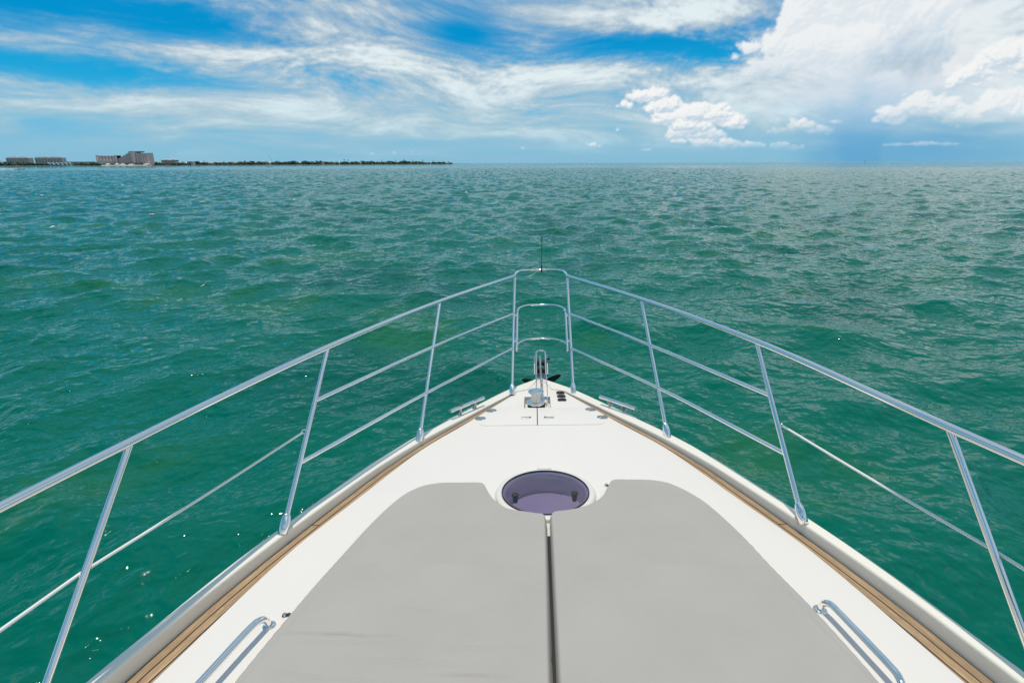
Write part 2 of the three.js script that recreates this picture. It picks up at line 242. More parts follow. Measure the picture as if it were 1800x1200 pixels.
function cap(at, r) { return new THREE.SphereGeometry(r, 14, 10).translate(at.x, at.y, at.z); }
function along(geo, a, b) { const d = b.clone().sub(a).normalize(); return geo.applyMatrix4(new THREE.Matrix4().makeRotationFromQuaternion(new THREE.Quaternion().setFromUnitVectors(V(0, 1, 0), d)).setPosition(a)); }
function grid(nu, nv, fn, uvfn) { const P = [], U = [], I = []; for (let j = 0; j <= nv; j++) for (let i = 0; i <= nu; i++) { P.push(...fn(i / nu, j / nv)); U.push(...(uvfn ? uvfn(i / nu, j / nv) : [i / nu, j / nv])); } for (let j = 0; j < nv; j++) for (let i = 0; i < nu; i++) { const a = j * (nu + 1) + i, b = a + 1, c = a + nu + 1, d = c + 1; I.push(a, b, d, a, d, c); } const g = new THREE.BufferGeometry(); g.setAttribute('position', new THREE.Float32BufferAttribute(P, 3)); g.setAttribute('uv', new THREE.Float32BufferAttribute(U, 2)); g.setIndex(I); g.computeVertexNormals(); return g; }
// a flat shape drawn in plan (x, -z), given thickness and laid on the sloping deck
function plate(shape, up, thick, bevel, seg = 3, crease = .7, curveSeg = 24) {
  const g0 = new THREE.ExtrudeGeometry(shape, { depth: Math.max(1e-4, thick - 2 * bevel), bevelEnabled: bevel > 0, bevelThickness: bevel, bevelSize: bevel, bevelOffset: -bevel, bevelSegments: seg, curveSegments: curveSeg });
  const p = g0.attributes.position, u = g0.attributes.uv; for (let i = 0; i < p.count; i++) { const x = p.getX(i), y = p.getY(i), z = p.getZ(i); p.setXYZ(i, x, deckY(-y) + up + z + bevel, -y); u.setXY(i, x, y); }
  g0.computeVertexNormals(); return toCreasedNormals(g0, crease);
}
const planShape = (pts) => new THREE.Shape(pts.map(([x, z]) => new THREE.Vector2(x, -z)));
const range = (a, b, n) => Array.from({ length: n + 1 }, (_, i) => a + (b - a) * i / n);

// ---------------------------------------------------------------- yacht: hull, bulwark, deck
const yacht = thing('yacht', 'white motor yacht with steel bow rail and teak edged foredeck', 'yacht');
yacht.position.copy(bPos); yacht.quaternion.copy(bQuat);
{
  const zs = range(-4.47, AFT, 70), hull = (s) => grid(70, 14, (u, v) => { // flared topsides down to a raked stem
    const z0 = zs[Math.round(u * 70)], top = deckY(z0) + rimH(z0) - .012, y = mix(top, -.35, v), rake = 1.15 * v * (1 - sst(-4.47, -1.2, z0)), x = outerX(z0) * (1 - .40 * v * (1 - .55 * sst(-2.5, 2.5, z0)) - .10 * v * v);
    return [s * Math.max(0, x - .004 * Math.sin(v * 3)), y, z0 + rake];
  });
  const aft = new THREE.Shape(); const ya = deckY(AFT) + .05; aft.moveTo(-1.88, ya); aft.lineTo(1.88, ya); aft.lineTo(1.35, -.35); aft.lineTo(-1.35, -.35);
  const end = new THREE.ShapeGeometry(aft).translate(0, 0, AFT);
  part('hull', [hull(1), hull(-1), end], gelcoat, yacht);
  for (const s of [-1, 1]) { // bulwark: outer lip, gently crowned cap, upright inner face
    const Z = range(-4.465, AFT, 150);
    part('bulwark', grid(150, 11, (u, v) => {
      const z = Z[Math.round(u * 150)], o = outerX(z), i = Math.min(o - .002, z < -4.143 ? o * .35 : teakOut(z)), w = o - i, h = rimH(z), k = Math.round(v * 11);
      const prof = [[0, -.05], [0, h - .016], [-.002, h - .009], [-.007, h - .0045], [-.014, h - .0035], [-.5 * w, h - .001], [-w + .013, h], [-w + .008, h - .0007], [-w + .0035, h - .003], [-w + .001, h - .007], [-w, h - .012], [-w, -.02]][k];
      return [s * Math.max(0, o + (Math.abs(prof[0]) > w ? -w : prof[0])), deckY(z) + (h < .03 ? Math.max(prof[1], -.05) : prof[1]), z];
    }), cream, yacht, s < 0 ? 'port bulwark, cream white with a shaded inner face' : 'starboard bulwark, cream white with a shaded inner face');
  }
}
const deck = group('deck', yacht);
const PZ = [-3.99, -3.735], PX = [-.125, .075]; // windlass pocket
{
  const Zs = range(-4.462, AFT, 110), half = Zs.map((z) => [z < -4.143 ? outerX(z) * .9 : teakOut(z) + .004, z]);
  const under = planShape([...half.map(([x, z]) => [-x, z]), ...half.slice().reverse()]);
  const hole = (cx, cz, r) => { const h = new THREE.Path(); h.absarc(cx, -cz, r, 0, Math.PI * 2, true); return h; };
  const rect = (a, b, c, d) => { const h = new THREE.Path(); h.moveTo(a, -c); h.lineTo(a, -d); h.lineTo(b, -d); h.lineTo(b, -c); h.closePath(); return h; };
  under.holes.push(hole(.009, -2.457, .206), rect(PX[0], PX[1], PZ[0], PZ[1]));
  part('deck_base', plate(under, -.03, .018, 0), gelcoat, deck);
  const Zp = range(-4.44, AFT, 110), hp = Zp.map((z) => [z < -4.143 ? outerX(z) * .88 : teakIn(z), z]);
  const top = planShape([...hp.map(([x, z]) => [-x, z]), ...hp.slice().reverse()]);
  top.holes.push(hole(.009, -2.457, .206), rect(PX[0], PX[1], PZ[0], PZ[1]));
  part('foredeck_panel', plate(top, -.014, .014, .005), nonslip, deck);
  const floor = planShape([[PX[0] - .01, PZ[0] - .01], [PX[1] + .01, PZ[0] - .01], [PX[1] + .01, PZ[1] + .01], [PX[0] - .01, PZ[1] + .01]]);
  part('windlass_pocket', [plate(floor, -.066, .006, 0), ...[[PX[0] - .004, PX[0], PZ[0], PZ[1]], [PX[1], PX[1] + .004, PZ[0], PZ[1]], [PX[0], PX[1], PZ[0] - .004, PZ[0]], [PX[0], PX[1], PZ[1], PZ[1] + .004]].map(([a, b, c, d]) => plate(planShape([[a, c], [b, c], [b, d], [a, d]]), -.06, .055, 0))], gelcoat, deck);
  // teak margin: planks laid parallel to the bulwark, cut off by the foredeck panel, black caulking between
  const W = .0335, G = .0058;
  for (const s of [-1, 1]) {
    part('caulking', grid(120, 1, (u, v) => { const z = mix(-4.14, AFT, u); return [s * mix(teakOut(z) - .0005, Math.min(teakOut(z) - .001, teakIn(z) + .001), v), deckY(z) - .0085, z]; }), caulk, deck);
    const plank = (k, z0, z1, m) => {
      const inner = (z) => Math.max(teakIn(z) + .0015, teakOut(z) - G * 1.5 - k * (W + G) - W), outer = (z) => teakOut(z) - G * 1.5 - k * (W + G);
      let zs = range(z0, z1, 90).filter((z) => outer(z) > teakIn(z) + .003); if (zs.length < 3) return;
      const n = zs.length - 1, len = zs[n] - zs[0];
      part('teak_plank', grid(n, 5, (u, v) => { const z = zs[Math.round(u * n)], a = outer(z), b = inner(z), e = Math.min(.0012, (a - b) * .3), q = Math.round(v * 5); const xs = [a, a, a - e, b + e, b, b], ys = [-.009, -.0045, -.0035, -.0035, -.0045, -.009]; return [s * xs[q], deckY(z) + ys[q], z]; }, (u, v) => [v * .9 + k * .3, u * len * .9 + k * .37]), teaks[m], deck);
    };
    plank(0, -4.14, -2.19, 0); plank(0, -2.185, AFT, 1); plank(1, -4.1, -.62, 2); plank(1, -.615, AFT, 0); plank(2, -3, AFT, 1);
  }
}
// ---------------------------------------------------------------- anchor locker lids, hinges, latches
for (const s of [-1, 1]) {
  const x0 = s < 0 ? -.0295 : -.0235, far = [[x0, -3.395], [s * .40, -3.395], [s * .432, -3.42], [s * .438, -3.45], [s * .33, -3.71], [s * .30, -3.728], [x0, -3.728]];
  const lid = part('locker_lid', plate(planShape(far), -.001, .005, .002), nonslip, yacht);
  for (const [x, z] of [[s * .432, -3.522], [s * .365, -3.677]]) {
    const y = deckY(z) + .006, disc = new THREE.CylinderGeometry(.037, .039, .006, 28).scale(1, 1, .62).translate(x, y, z);
    const h = part('hinge', disc, brushed, lid); part('hinge_pin', along(new THREE.CylinderGeometry(.0055, .0055, .05, 10).translate(0, .0, 0), V(x, y + .004, z), V(x + s * .03, y + .004, z - .03)), chrome, lid); void h;
  }
  const lx = s < 0 ? -.106 : .056, y = deckY(-3.52) + .007;
  part('latch', new RoundedBoxGeometry(.07, .006, .020, 3, .0025).translate(lx, y, -3.522), brushed, lid);
  part('latch_button', new THREE.CylinderGeometry(.0075, .0075, .009, 14).translate(lx - s * .027 * 1, y + .001, -3.522), blackRubber, lid);
}
part('locker_gasket', plate(planShape([[-.0305, -3.728], [-.0225, -3.728], [-.0225, -3.395], [-.0305, -3.395]]), -.001, .0025, 0), blackRubber, yacht);
// foot switches
for (const [z, x] of [[-4.052, .162], [-3.97, .165], [-3.887, .166]]) {
  const f = group('foot_switch', yacht), y = deckY(z);
  part('switch_base', new RoundedBoxGeometry(.066, .012, .030, 3, .004).translate(x, y + .006, z), blackRubber, f);
  part('switch_cover', grid(14, 10, (u, v) => { const a = (u - .5) * 2, b = (v - .5) * 2, q = Math.max(0, 1 - a * a) * Math.max(0, 1 - b * b); return [x + a * .031 - b * .004, y + .010 + .012 * Math.sqrt(q), z - b * .013]; }), blackIron, f);
}
// ---------------------------------------------------------------- windlass
{
  const w = group('windlass', yacht), x = -.033, z = -3.80, y = deckY(z) - .012;
  const lathe = (pr) => new THREE.LatheGeometry(pr.map(([r, h]) => new THREE.Vector2(r, h)), 40).translate(x, y, z);
  part('base_plate', plate(planShape([[x - .068, z - .05], [x + .068, z - .05], [x + .066, z + .045], [x, z + .078], [x - .066, z + .045]]), -.004, .012, .002), blackRubber, w);
  part('flange', lathe([[0, .02], [.060, .02], [.066, .024], [.067, .036], [.060, .043], [.046, .046], [.040, .050]]), chrome, w);
  part('drum', lathe([[.040, .046], [.0385, .06], [.038, .085], [.0395, .105], [.044, .112], [.044, .116]]), brushed, w);
  part('top_cap', lathe([[.044, .112], [.058, .117], [.060, .122], [.056, .127], [.036, .129], [.030, .126], [.020, .126], [.016, .134], [0, .135]]), chrome, w);
  part('chain_gypsy', new THREE.CylinderGeometry(.020, .026, .03, 18).translate(x + .062, y + .035, z - .02), chrome, w);
}
// ---------------------------------------------------------------- bow roller
const RX = .0125;
const roller = group('bow_roller', yacht);
{
  const prof = [[-3.99, .004], [-4.3, .03], [-4.45, .055], [-4.62, .10], [-4.80, .115], [-4.90, .08], [-4.93, .02], [-4.86, -.03], [-4.5, -.028], [-3.99, -.02]];
  for (const s of [-1, 1]) {
    const sh = new THREE.Shape(prof.map(([z, h]) => new THREE.Vector2(-z, deckY(z) + h))), g = new THREE.ExtrudeGeometry(sh, { depth: .004, bevelEnabled: true, bevelThickness: .0012, bevelSize: .0012, bevelSegments: 2 });
    g.rotateY(Math.PI / 2).translate(RX + s * .045 - .002, 0, 0); part('cheek_plate', g, chrome, roller); // shape x runs forward: -z
    const o = new THREE.ExtrudeGeometry(new THREE.Shape([[-4.52, .02], [-4.60, .10], [-4.78, .125], [-4.83, .07], [-4.80, .0], [-4.55, -.01]].map(([z, h]) => new THREE.Vector2(-z, deckY(z) + h))), { depth: .008, bevelEnabled: true, bevelThickness: .002, bevelSize: .002, bevelSegments: 2 });
    o.rotateY(Math.PI / 2).translate(RX + s * .058 - .004, 0, 0); part('cheek_reinforcement', o, brushed, roller);
  }
  part('channel_floor', grid(1, 12, (u, v) => { const z = mix(-3.98, -4.86, v); return [RX + (u - .5) * .086, deckY(z) - .012 - .012 * v, z]; }), brushed, roller);
  for (const z of [-4.60, -4.83]) part('roller_wheel', new THREE.LatheGeometry([[0, -.036], [.030, -.036], [.032, -.03], [.020, -.008], [.020, .008], [.032, .03], [.030, .036], [0, .036]].map(([r, h]) => new THREE.Vector2(r, h)), 24).rotateZ(Math.PI / 2).translate(RX, deckY(z) + .035, z), blackRubber, roller);
  const hb = (s) => [V(RX + s * .040, deckY(-4.42) + .045, -4.42), V(RX + s * .041, deckY(-4.55) + .10, -4.55), V(RX + s * .041, deckY(-4.68) + .15, -4.68), V(RX + s * .036, deckY(-4.74) + .172, -4.74)];
  part('chain_hoop', tube([...hb(-1), V(RX, deckY(-4.755) + .180, -4.757), ...hb(1).reverse()], .0062, 70, 10), chrome, roller);
  part('retaining_pin', [tube([V(RX + .068, deckY(-4.66) + .02, -4.66), V(RX + .068, deckY(-4.66) + .118, -4.66)], .004, 0, 8)], chrome, roller);
  part('pin_knob', new THREE.SphereGeometry(.0135, 14, 10).scale(1.2, .9, 1).translate(RX + .068, deckY(-4.66) + .125, -4.66), blackRubber, roller);
}
// ---------------------------------------------------------------- rails
const Y = (p) => V(p[0], p[1] + EYE, p[2]);
const RAIL_R = .0150, POST_R = .0112, MID_R = .0108;
const posts = { // foot on the bulwark, head under the top rail, in the boat's frame (y from the eye)
  PL: [[-.227, -1.758, -4.028], [-.209, -.979, -4.884]], PR: [[.265, -1.759, -4.036], [.260, -.976, -4.817]],
  AL: [[-.786, -1.667, -3.097], [-.717, -.941, -3.820]], AR: [[.795, -1.670, -3.123], [.714, -.938, -3.753]],
  BL: [[-1.192, -1.563, -2.046], [-1.125, -.900, -2.692]], BR: [[1.159, -1.570, -2.120], [1.086, -.899, -2.661]],
  CL: [[-1.479, -1.478, -1.081], [-1.399, -.860, -1.593]], CR: [[1.42, -1.490, -1.233], [1.307, -.862, -1.640]],
  DL: [[-1.650, -1.385, .15], [-1.60, -.805, -.32]], DR: [[1.650, -1.385, .10], [1.58, -.805, -.32]],
};
const P = {}; for (const k in posts) { const a = Y(posts[k][0]), b = Y(posts[k][1]); a.y = deckY(a.z) + rimH(a.z) - .004; P[k] = { a, b, at: (t) => a.clone().lerp(b, t) }; }
const rail = group('bow_rail', yacht);
for (const k in P) {
  const { a, b } = P[k], up = b.clone().sub(a).normalize();
  part('stanchion', [tube([a.clone().addScaledVector(up, .05), b], POST_R, 0, 16)], chrome, rail);
  const prof = [[0, 0], [.0222, 0], [.0222, .045], [.0214, .060], [.0190, .074], [.0150, .086], [.0120, .0915], [.0112, .092]];
  const g = along(new THREE.LatheGeometry(prof.map(([r, h]) => new THREE.Vector2(r, h)), 26), a.clone().addScaledVector(up, -.004), b); part('stanchion_socket', g, chrome, rail);
}
const topL = [P.PL.b, P.AL.b, P.BL.b, P.CL.b, P.DL.b, Y([-1.68, -.78, .6]), Y([-1.75, -.78, 1.6]), Y([-1.78, -.88, 2.3]), Y([-1.80, -1.26, 2.6])];
const topR = [P.PR.b, P.AR.b, P.BR.b, P.CR.b, P.DR.b, Y([1.68, -.78, .6]), Y([1.75, -.78, 1.6]), Y([1.78, -.88, 2.3]), Y([1.80, -1.26, 2.6])];
part('top_rail', tube(topL.map((q) => q.clone().add(V(0, .006, 0))), RAIL_R, 150, 20), chrome, rail); part('top_rail', tube(topR.map((q) => q.clone().add(V(0, .006, 0))), RAIL_R, 150, 20), chrome, rail);
part('pulpit_loop', tube([P.PL.b.clone().add(V(0, .006, 0)), Y([-.209, -.983, -5.00]), Y([-.197, -.988, -5.13]), Y([-.165, -.990, -5.205]), Y([-.083, -.992, -5.240]), Y([.038, -.992, -5.243]), Y([.155, -.990, -5.215]), Y([.228, -.987, -5.150]), Y([.258, -.983, -5.00]), P.PR.b.clone().add(V(0, .006, 0))], .0122, 90, 16), chrome, rail);
part('mid_rail', tube([P.PL.at(.6575), P.AL.at(.6515), P.BL.at(.6845)], MID_R, 30, 14), chrome, rail); part('mid_rail', tube([P.PR.at(.6575), P.AR.at(.6478), P.BR.at(.6805)], MID_R, 30, 14), chrome, rail);
part('lower_rail', tube([P.PL.at(.3597), P.AL.at(.3182), P.BL.at(.3447)], MID_R, 30, 14), chrome, rail); part('lower_rail', tube([P.PR.at(.357), P.AR.at(.335), P.BR.at(.3552)], MID_R, 30, 14), chrome, rail);
{ // boarding gate set inside the pulpit: two uprights, two arches, four clamps
  const gate = group('pulpit_gate', yacht);
  const off = (p, s) => p.clone().add(V(s * .030, 0, .004));
  const lt = off(P.PL.at(.668), 1), lb = off(P.PL.at(.345), 1), rt = off(P.PR.at(.668), -1), rb = off(P.PR.at(.345), -1);
  part('upright', [tube([lt, lb], .0102, 0, 14), cap(lb, .012)], chrome, gate); part('upright', [tube([rt, rb], .0102, 0, 14), cap(rb, .012)], chrome, gate);
  part('arch', tube([lt, V(-.174, 2.217, -4.715), V(-.111, 2.219, -4.801), V(.029, 2.219, -4.822), V(.161, 2.219, -4.778), V(.222, 2.217, -4.680), rt], .0100, 60, 14), chrome, gate);
  const l2 = lb.clone().lerp(lt, .13), r2 = rb.clone().lerp(rt, .13);
  part('arch', tube([l2, V(-.160, 1.9935, -4.432), V(-.105, 1.995, -4.492), V(.021, 1.996, -4.522), V(.150, 1.995, -4.477), V(.207, 1.9935, -4.415), r2], .0096, 60, 14), chrome, gate);
  for (const [k, s] of [['PL', 1], ['PR', -1]]) for (const t of [.6422, .4205]) { const c = P[k].at(t); part('clamp', [tube([c, off(c, s)], .0058, 0, 10), new THREE.CylinderGeometry(.004, .004, .024, 10).translate(c.x + s * .015, c.y, c.z)], chrome, gate); }
}
{ // white guard wires aft of the third post, with their eye fittings
  for (const [b, c, d, end] of [['BL', 'CL', 'DL', [-1.72, 2.36, .9]], ['BR', 'CR', 'DR', [1.72, 2.36, .9]]]) {
    const w = group('guard_wire', yacht), sd = Math.sign(P[b].a.x), p0 = P[b].at(.520).add(V(sd * .008, 0, 0)), p1 = P[c].at(.498).add(V(sd * .016, 0, 0)), p2 = P[d].at(.50).add(V(sd * .02, 0, 0)), v = p1.clone().sub(p0).normalize();
    part('wire', [tube([p0.clone().addScaledVector(v, .05), p0.clone().lerp(p1, .5).add(V(0, -.004, 0)), p1], .0054, 24, 10), tube([p1, p1.clone().lerp(p2, .5).add(V(0, -.006, 0)), p2], .0054, 24, 10), tube([p2, V(...end)], .0054, 0, 10)], wireWhite, w);
    part('wire_terminal', [tube([p0.clone().addScaledVector(v, .028), p0.clone().addScaledVector(v, .062)], .006, 0, 10), new THREE.TorusGeometry(.011, .003, 8, 18).applyMatrix4(new THREE.Matrix4().makeRotationY(.7).setPosition(p0.clone().addScaledVector(v, .018)))], chrome, w);
  }
}
// flagstaff on the pulpit loop
{ const f = group('flagstaff', yacht), a = Y([.038, -.992, -5.243]), b = Y([.045, -.685, -5.243]); part('pole', tube([a, b], .0042, 0, 10), new THREE.MeshStandardMaterial({ name: 'bronze rod', color: lin(.22, .16, .10), metalness: .8, roughness: .4 }), f); part('pole_tip', new THREE.CylinderGeometry(.0055, .0055, .022, 10).translate(b.x, b.y, b.z), blackRubber, f); part('pole_clamp', [new THREE.CylinderGeometry(.0065, .0065, .03, 12).translate(a.x, a.y + .03, a.z), new THREE.CylinderGeometry(.0155, .0155, .014, 16).rotateZ(Math.PI / 2).translate(a.x, a.y, a.z), new THREE.CylinderGeometry(.006, .006, .012, 10).translate(a.x, a.y - .018, a.z)], blackIron, f); }
// ---------------------------------------------------------------- mooring cleats
for (const [p1, p2, q1, q2, s] of [[[-.588, -3.574], [-.494, -3.704], [-.635, 1.804, -3.477], [-.429, 1.776, -3.767], -1], [[.603, -3.616], [.521, -3.729], [.656, 1.802, -3.49], [.443, 1.777, -3.758], 1]]) {
  const c = group('cleat', yacht), A = V(...q1), B = V(...q2), d = B.clone().sub(A).normalize();
  part('horn', [tube([A, B], .0128, 0, 20), along(new THREE.CircleGeometry(.0128, 20).rotateX(-Math.PI / 2), B, B.clone().add(d)), along(new THREE.CircleGeometry(.0128, 20).rotateX(-Math.PI / 2), A, A.clone().sub(d)), along(new THREE.TorusGeometry(.0108, .002, 8, 22).rotateX(Math.PI / 2), A, A.clone().sub(d))], chrome, c);
  for (const [x, z] of [p1, p2]) { const t = new THREE.Vector3().subVectors(V(x, A.y, z), A).dot(d), on = A.clone().addScaledVector(d, t), y = deckY(z) + rimH(z) - .003; part('cleat_post', along(new THREE.LatheGeometry([[0, 0], [.019, 0], [.019, .004], [.0118, .008], [.0105, .02], [.0105, .085]].map(([r, h]) => new THREE.Vector2(r, h)), 22), V(x, y, z), on), brushed, c); }
  part('chafe_strip', tube(range(-3.47, -3.75, 6).map((z) => V(s * (outerX(z) + .002), deckY(z) + rimH(z) - .006, z)), .0045, 20, 10), chrome, c);
}
// ---------------------------------------------------------------- grab rails beside the sun pads
for (const [pts, feet] of [
  [[[-1.014, -1.575, -1.533], [-1.018, -1.535, -1.522], [-1.026, -1.513, -1.492], [-1.040, -1.504, -1.430], [-1.061, -1.497, -1.322], [-1.082, -1.490, -1.215], [-1.098, -1.484, -1.13], [-1.102, -1.498, -1.095], [-1.098, -1.53, -1.082]], [[-1.014, -1.533], [-1.098, -1.082]]],
  [[[.994, -1.582, -1.628], [.996, -1.545, -1.619], [1.002, -1.520, -1.590], [1.009, -1.514, -1.545], [1.0165, -1.509, -1.49], [1.024, -1.504, -1.435], [1.0315, -1.500, -1.38], [1.039, -1.496, -1.325], [1.043, -1.496, -1.285], [1.038, -1.508, -1.252], [1.026, -1.545, -1.236]], [[.994, -1.628], [1.026, -1.236]]]]) {
  const h = group('grab_rail', yacht), p = pts.map(Y); p[0].y = deckY(p[0].z) - .002; p[p.length - 1].y = deckY(p[p.length - 1].z) - .002;
  part('grab_bar', tube(p, .0118, 110, 18), chrome, h);
  for (const [x, z] of feet) part('grab_rail_foot', new THREE.LatheGeometry([[0, 0], [.024, 0], [.024, .003], [.019, .006], [.012, .008]].map(([r, q]) => new THREE.Vector2(r, q)), 24).translate(x, deckY(z) - .001, z), chrome, h);
}
// ---------------------------------------------------------------- round deck hatch with a violet acrylic lens
{
  const h = group('deck_hatch', yacht), cx = .009, cz = -2.457, R = .2225, n = V(0, 1, -.0787 * -1).normalize(), y0 = deckY(cz);
  const seat = (g) => { const p = g.attributes.position; for (let i = 0; i < p.count; i++) p.setY(i, p.getY(i) + .0787 * p.getZ(i)); g.translate(cx, y0, cz); return g; };
  const lathe = (pr, m = 72) => seat(new THREE.LatheGeometry(pr.map(([r, q]) => new THREE.Vector2(r, q)), m));
  part('hatch_frame', lathe([[.262, -.002], [.262, .008], [.258, .016], [.248, .021], [.236, .022], [.228, .022], [.227, .016], [.205, .014], [.204, -.02]]), gelcoat, h);
  part('hatch_seal', lathe([[.2265, .0165], [.2265, .026], [.2245, .028], [.2225, .0275], [.2225, .0165]]), blackRubber, h);
  part('hatch_well', lathe([[.2045, .012], [.2042, -.095], [.199, -.102], [0, -.104]]), gelcoat, h);
  const lens = new THREE.MeshPhysicalMaterial({ name: 'violet acrylic', color: lin(.51, .46, .63), roughness: .05, transmission: 1, thickness: 0, ior: 1.49 });
  part('hatch_lens', lathe([[.2228, .0265], [.16, .0285], [.08, .0292], [0, .0295]]), lens, h, 'violet see-through acrylic lens');
  for (const [x, z] of [[-.155, .043], [.150, .030]]) {
    part('latch_post', seat(new THREE.LatheGeometry([[0, .024], [.014, .024], [.014, .0], [.011, -.025], [0, -.025]].map(([r, q]) => new THREE.Vector2(r, q)), 20).translate(x, 0, z - .012)), blackRubber, h);
    part('latch_knob', seat(new THREE.LatheGeometry([[0, .0325], [.014, .0325], [.018, .030], [.019, .0265]].map(([r, q]) => new THREE.Vector2(r, q)), 22).translate(x, 0, z)), blackRubber, h);
  }
  part('hinge_bar', seat(new RoundedBoxGeometry(.082, .010, .014, 3, .004).translate(0, .006, -.285)), gelcoat, h);
}
// ---------------------------------------------------------------- cabin front behind the foredeck (mirrored in the posts)
{
  const c = group('cabin', yacht), face = (z0, y0, w0, z1, y1, w1) => grid(24, 8, (u, v) => { const w = mix(w0, w1, v), a = (u - .5) * 2; return [a * w, mix(y0, y1, v), mix(z0, z1, v) + .35 * a * a]; });
  part('cabin_front', face(1.1, deckY(1.1) - .02, 1.42, 2.5, 3.05, 1.36), gelcoat, c); part('cabin_brow', face(3.02, 3.72, 1.16, 3.2, 3.80, 1.1), gelcoat, c);
  part('windscreen', face(2.5, 3.05, 1.36, 3.02, 3.72, 1.16), new THREE.MeshPhysicalMaterial({ name: 'dark glass', color: lin(.02, .022, .025), roughness: .05 }), c);
  for (const s of [-1, 1]) part('cabin_side', grid(6, 1, (u, v) => { const z = mix(1.45, AFT, u), t = Math.min(1, u * 1.4); return [s * mix(1.42, mix(1.42, 1.12, t), v), mix(deckY(z) - .02, mix(deckY(z), 3.78, t), v), z]; }), gelcoat, c);
}
console.log('boat done');

// ---------------------------------------------------------------- sun pads: two loose cushions on the foredeck
// slack folds in the cloth: [x, z, half length, half width, slope, height]
const FOLDS = [[-.72, -1.425, .26, .010, .03, .0050], [-.66, -1.385, .30, .022, -.02, .0036], [-.46, -1.545, .12, .014, .14, .0024], [-.24, -1.262, .16, .008, .0, .0044], [-.45, -1.31, .34, .026, .03, .0030], [-.80, -1.49, .14, .020, -.16, .0020], [-.22, -1.37, .18, .018, -.05, .0028], [-.70, -1.25, .28, .020, .10, .0030], [-.45, -1.20, .40, .024, -.06, .0030], [-.8, -1.1, .25, .02, .05, .004], [-.3, -1.02, .3, .02, -.03, .004], [-.5, -.7, .4, .03, .02, .004], [.52, -1.33, .3, .05, .03, .0014], [.30, -1.62, .2, .05, -.1, .0010], [.75, -1.9, .2, .05, -.3, .0012], [-.5, -1.95, .3, .06, .2, .0014]];
function pad(pts, corners, label, x0, x1) {
  const g = thing('sun_pad', label, 'cushion', 'grey sun pads on the foredeck'); g.position.copy(bPos); g.quaternion.copy(bQuat);
  const q = new THREE.CatmullRomCurve3(pts.map(([x, z]) => V(x, 0, z)), true, 'centripetal').getPoints(420);
  const front = (x) => { let z = 9; for (let i = 0; i < q.length - 1; i++) { const a = q[i], b = q[i + 1]; if ((a.x - x) * (b.x - x) <= 0 && a.x !== b.x) z = Math.min(z, a.z + (b.z - a.z) * (x - a.x) / (b.x - a.x)); } return z > 8 ? .3 : z; };
  const edge = (x, z) => { let d = 9; for (let i = 0; i < q.length - 1; i++) { const a = q[i], b = q[i + 1], ex = b.x - a.x, ez = b.z - a.z, t = Math.min(1, Math.max(0, ((x - a.x) * ex + (z - a.z) * ez) / (ex * ex + ez * ez + 1e-12))), dd = Math.hypot(x - a.x - ex * t, z - a.z - ez * t); if (dd < d) d = dd; } return d; };
  const NX = 120, NZ = 560, rowZ = (v) => mix(-2.525, .3, v), rowAt = (v, zf) => (v === 1 ? .3 : Math.min(.2999, Math.max(rowZ(v), zf + Math.min(Math.round(v * NZ), 12) * .0034))), cols = range(0, 1, NX).map((t) => { const e = .5 - .5 * Math.cos(Math.PI * t), x = mix(x0, x1, mix(t, e, .55)); return [x, front(x)]; });
  const geo = grid(NX, NZ, (u, v) => {
    const [x, zf] = cols[Math.round(u * NX)], z = rowAt(v, zf), near = Math.abs(x - x0) < .09 || Math.abs(x - x1) < .09 || z - zf < .25 || z > .2, d = u === 0 || u === 1 || v === 0 || v === 1 ? 0 : near ? edge(x, z) : .12, r = .016, k = Math.min(1, d / r);
    let h = .060 * Math.sqrt(Math.max(0, 1 - (1 - k) * (1 - k))) + .006 * sst(.0, .12, d) + .0016 * n3(x * 3, z * 3, 1.1) * k;
    for (const [fx, fz, hw, hh, sl, am] of FOLDS) { const a = (x - fx) / hw; if (Math.abs(a) < 1) { const b = (z - fz - sl * (x - fx) - .006 * n3(x * 9, fz * 7, 2)) / (hh * .75); if (Math.abs(b) < 4) h += 2.2 * am * k * (1 - a * a) * (b > 0 ? Math.exp(-b * 1.2) : Math.exp(-b * b * 5)); } }
    return [x, deckY(z) + .003 + h, z];
  }, (u, v) => { const [x, zf] = cols[Math.round(u * NX)], z = rowAt(v, zf); return [x / .9, z / .9]; });
  part('cushion', geo, padCloth, g);
  for (const [x, z, dx, dz] of corners) { part('fastener_strap', new RoundedBoxGeometry(.012, .004, .03, 2, .0015).rotateY(Math.atan2(dx, dz)).translate(x, deckY(z) + .006, z), blackRubber, g); part('fastener_stud', new THREE.CylinderGeometry(.006, .007, .009, 12).translate(x + dx * .4, deckY(z + dz * .4) + .008, z + dz * .4), brushed, g); }
}
pad([[.006, .3], [.007, -.3], [.007, -1.246], [.011, -1.78], [.012, -2.071], [.012, -2.15], [.008, -2.178], [-.004, -2.192], [-.03, -2.198], [-.091, -2.214], [-.173, -2.243], [-.233, -2.312], [-.277, -2.404], [-.297, -2.463], [-.310, -2.488], [-.335, -2.497], [-.44, -2.497], [-.540, -2.495], [-.626, -2.467], [-.696, -2.401], [-.748, -2.302], [-.810, -2.105], [-.870, -1.84], [-.918, -1.613], [-.980, -1.234], [-1.015, -.9], [-1.035, -.3], [-1.04, .2], [-1.03, .29], [-.99, .3], [-.5, .3]], [[-.972, -1.583, -.014, .004]], 'left half of the light grey sun pad, with long creases', -1.0395, .0118);
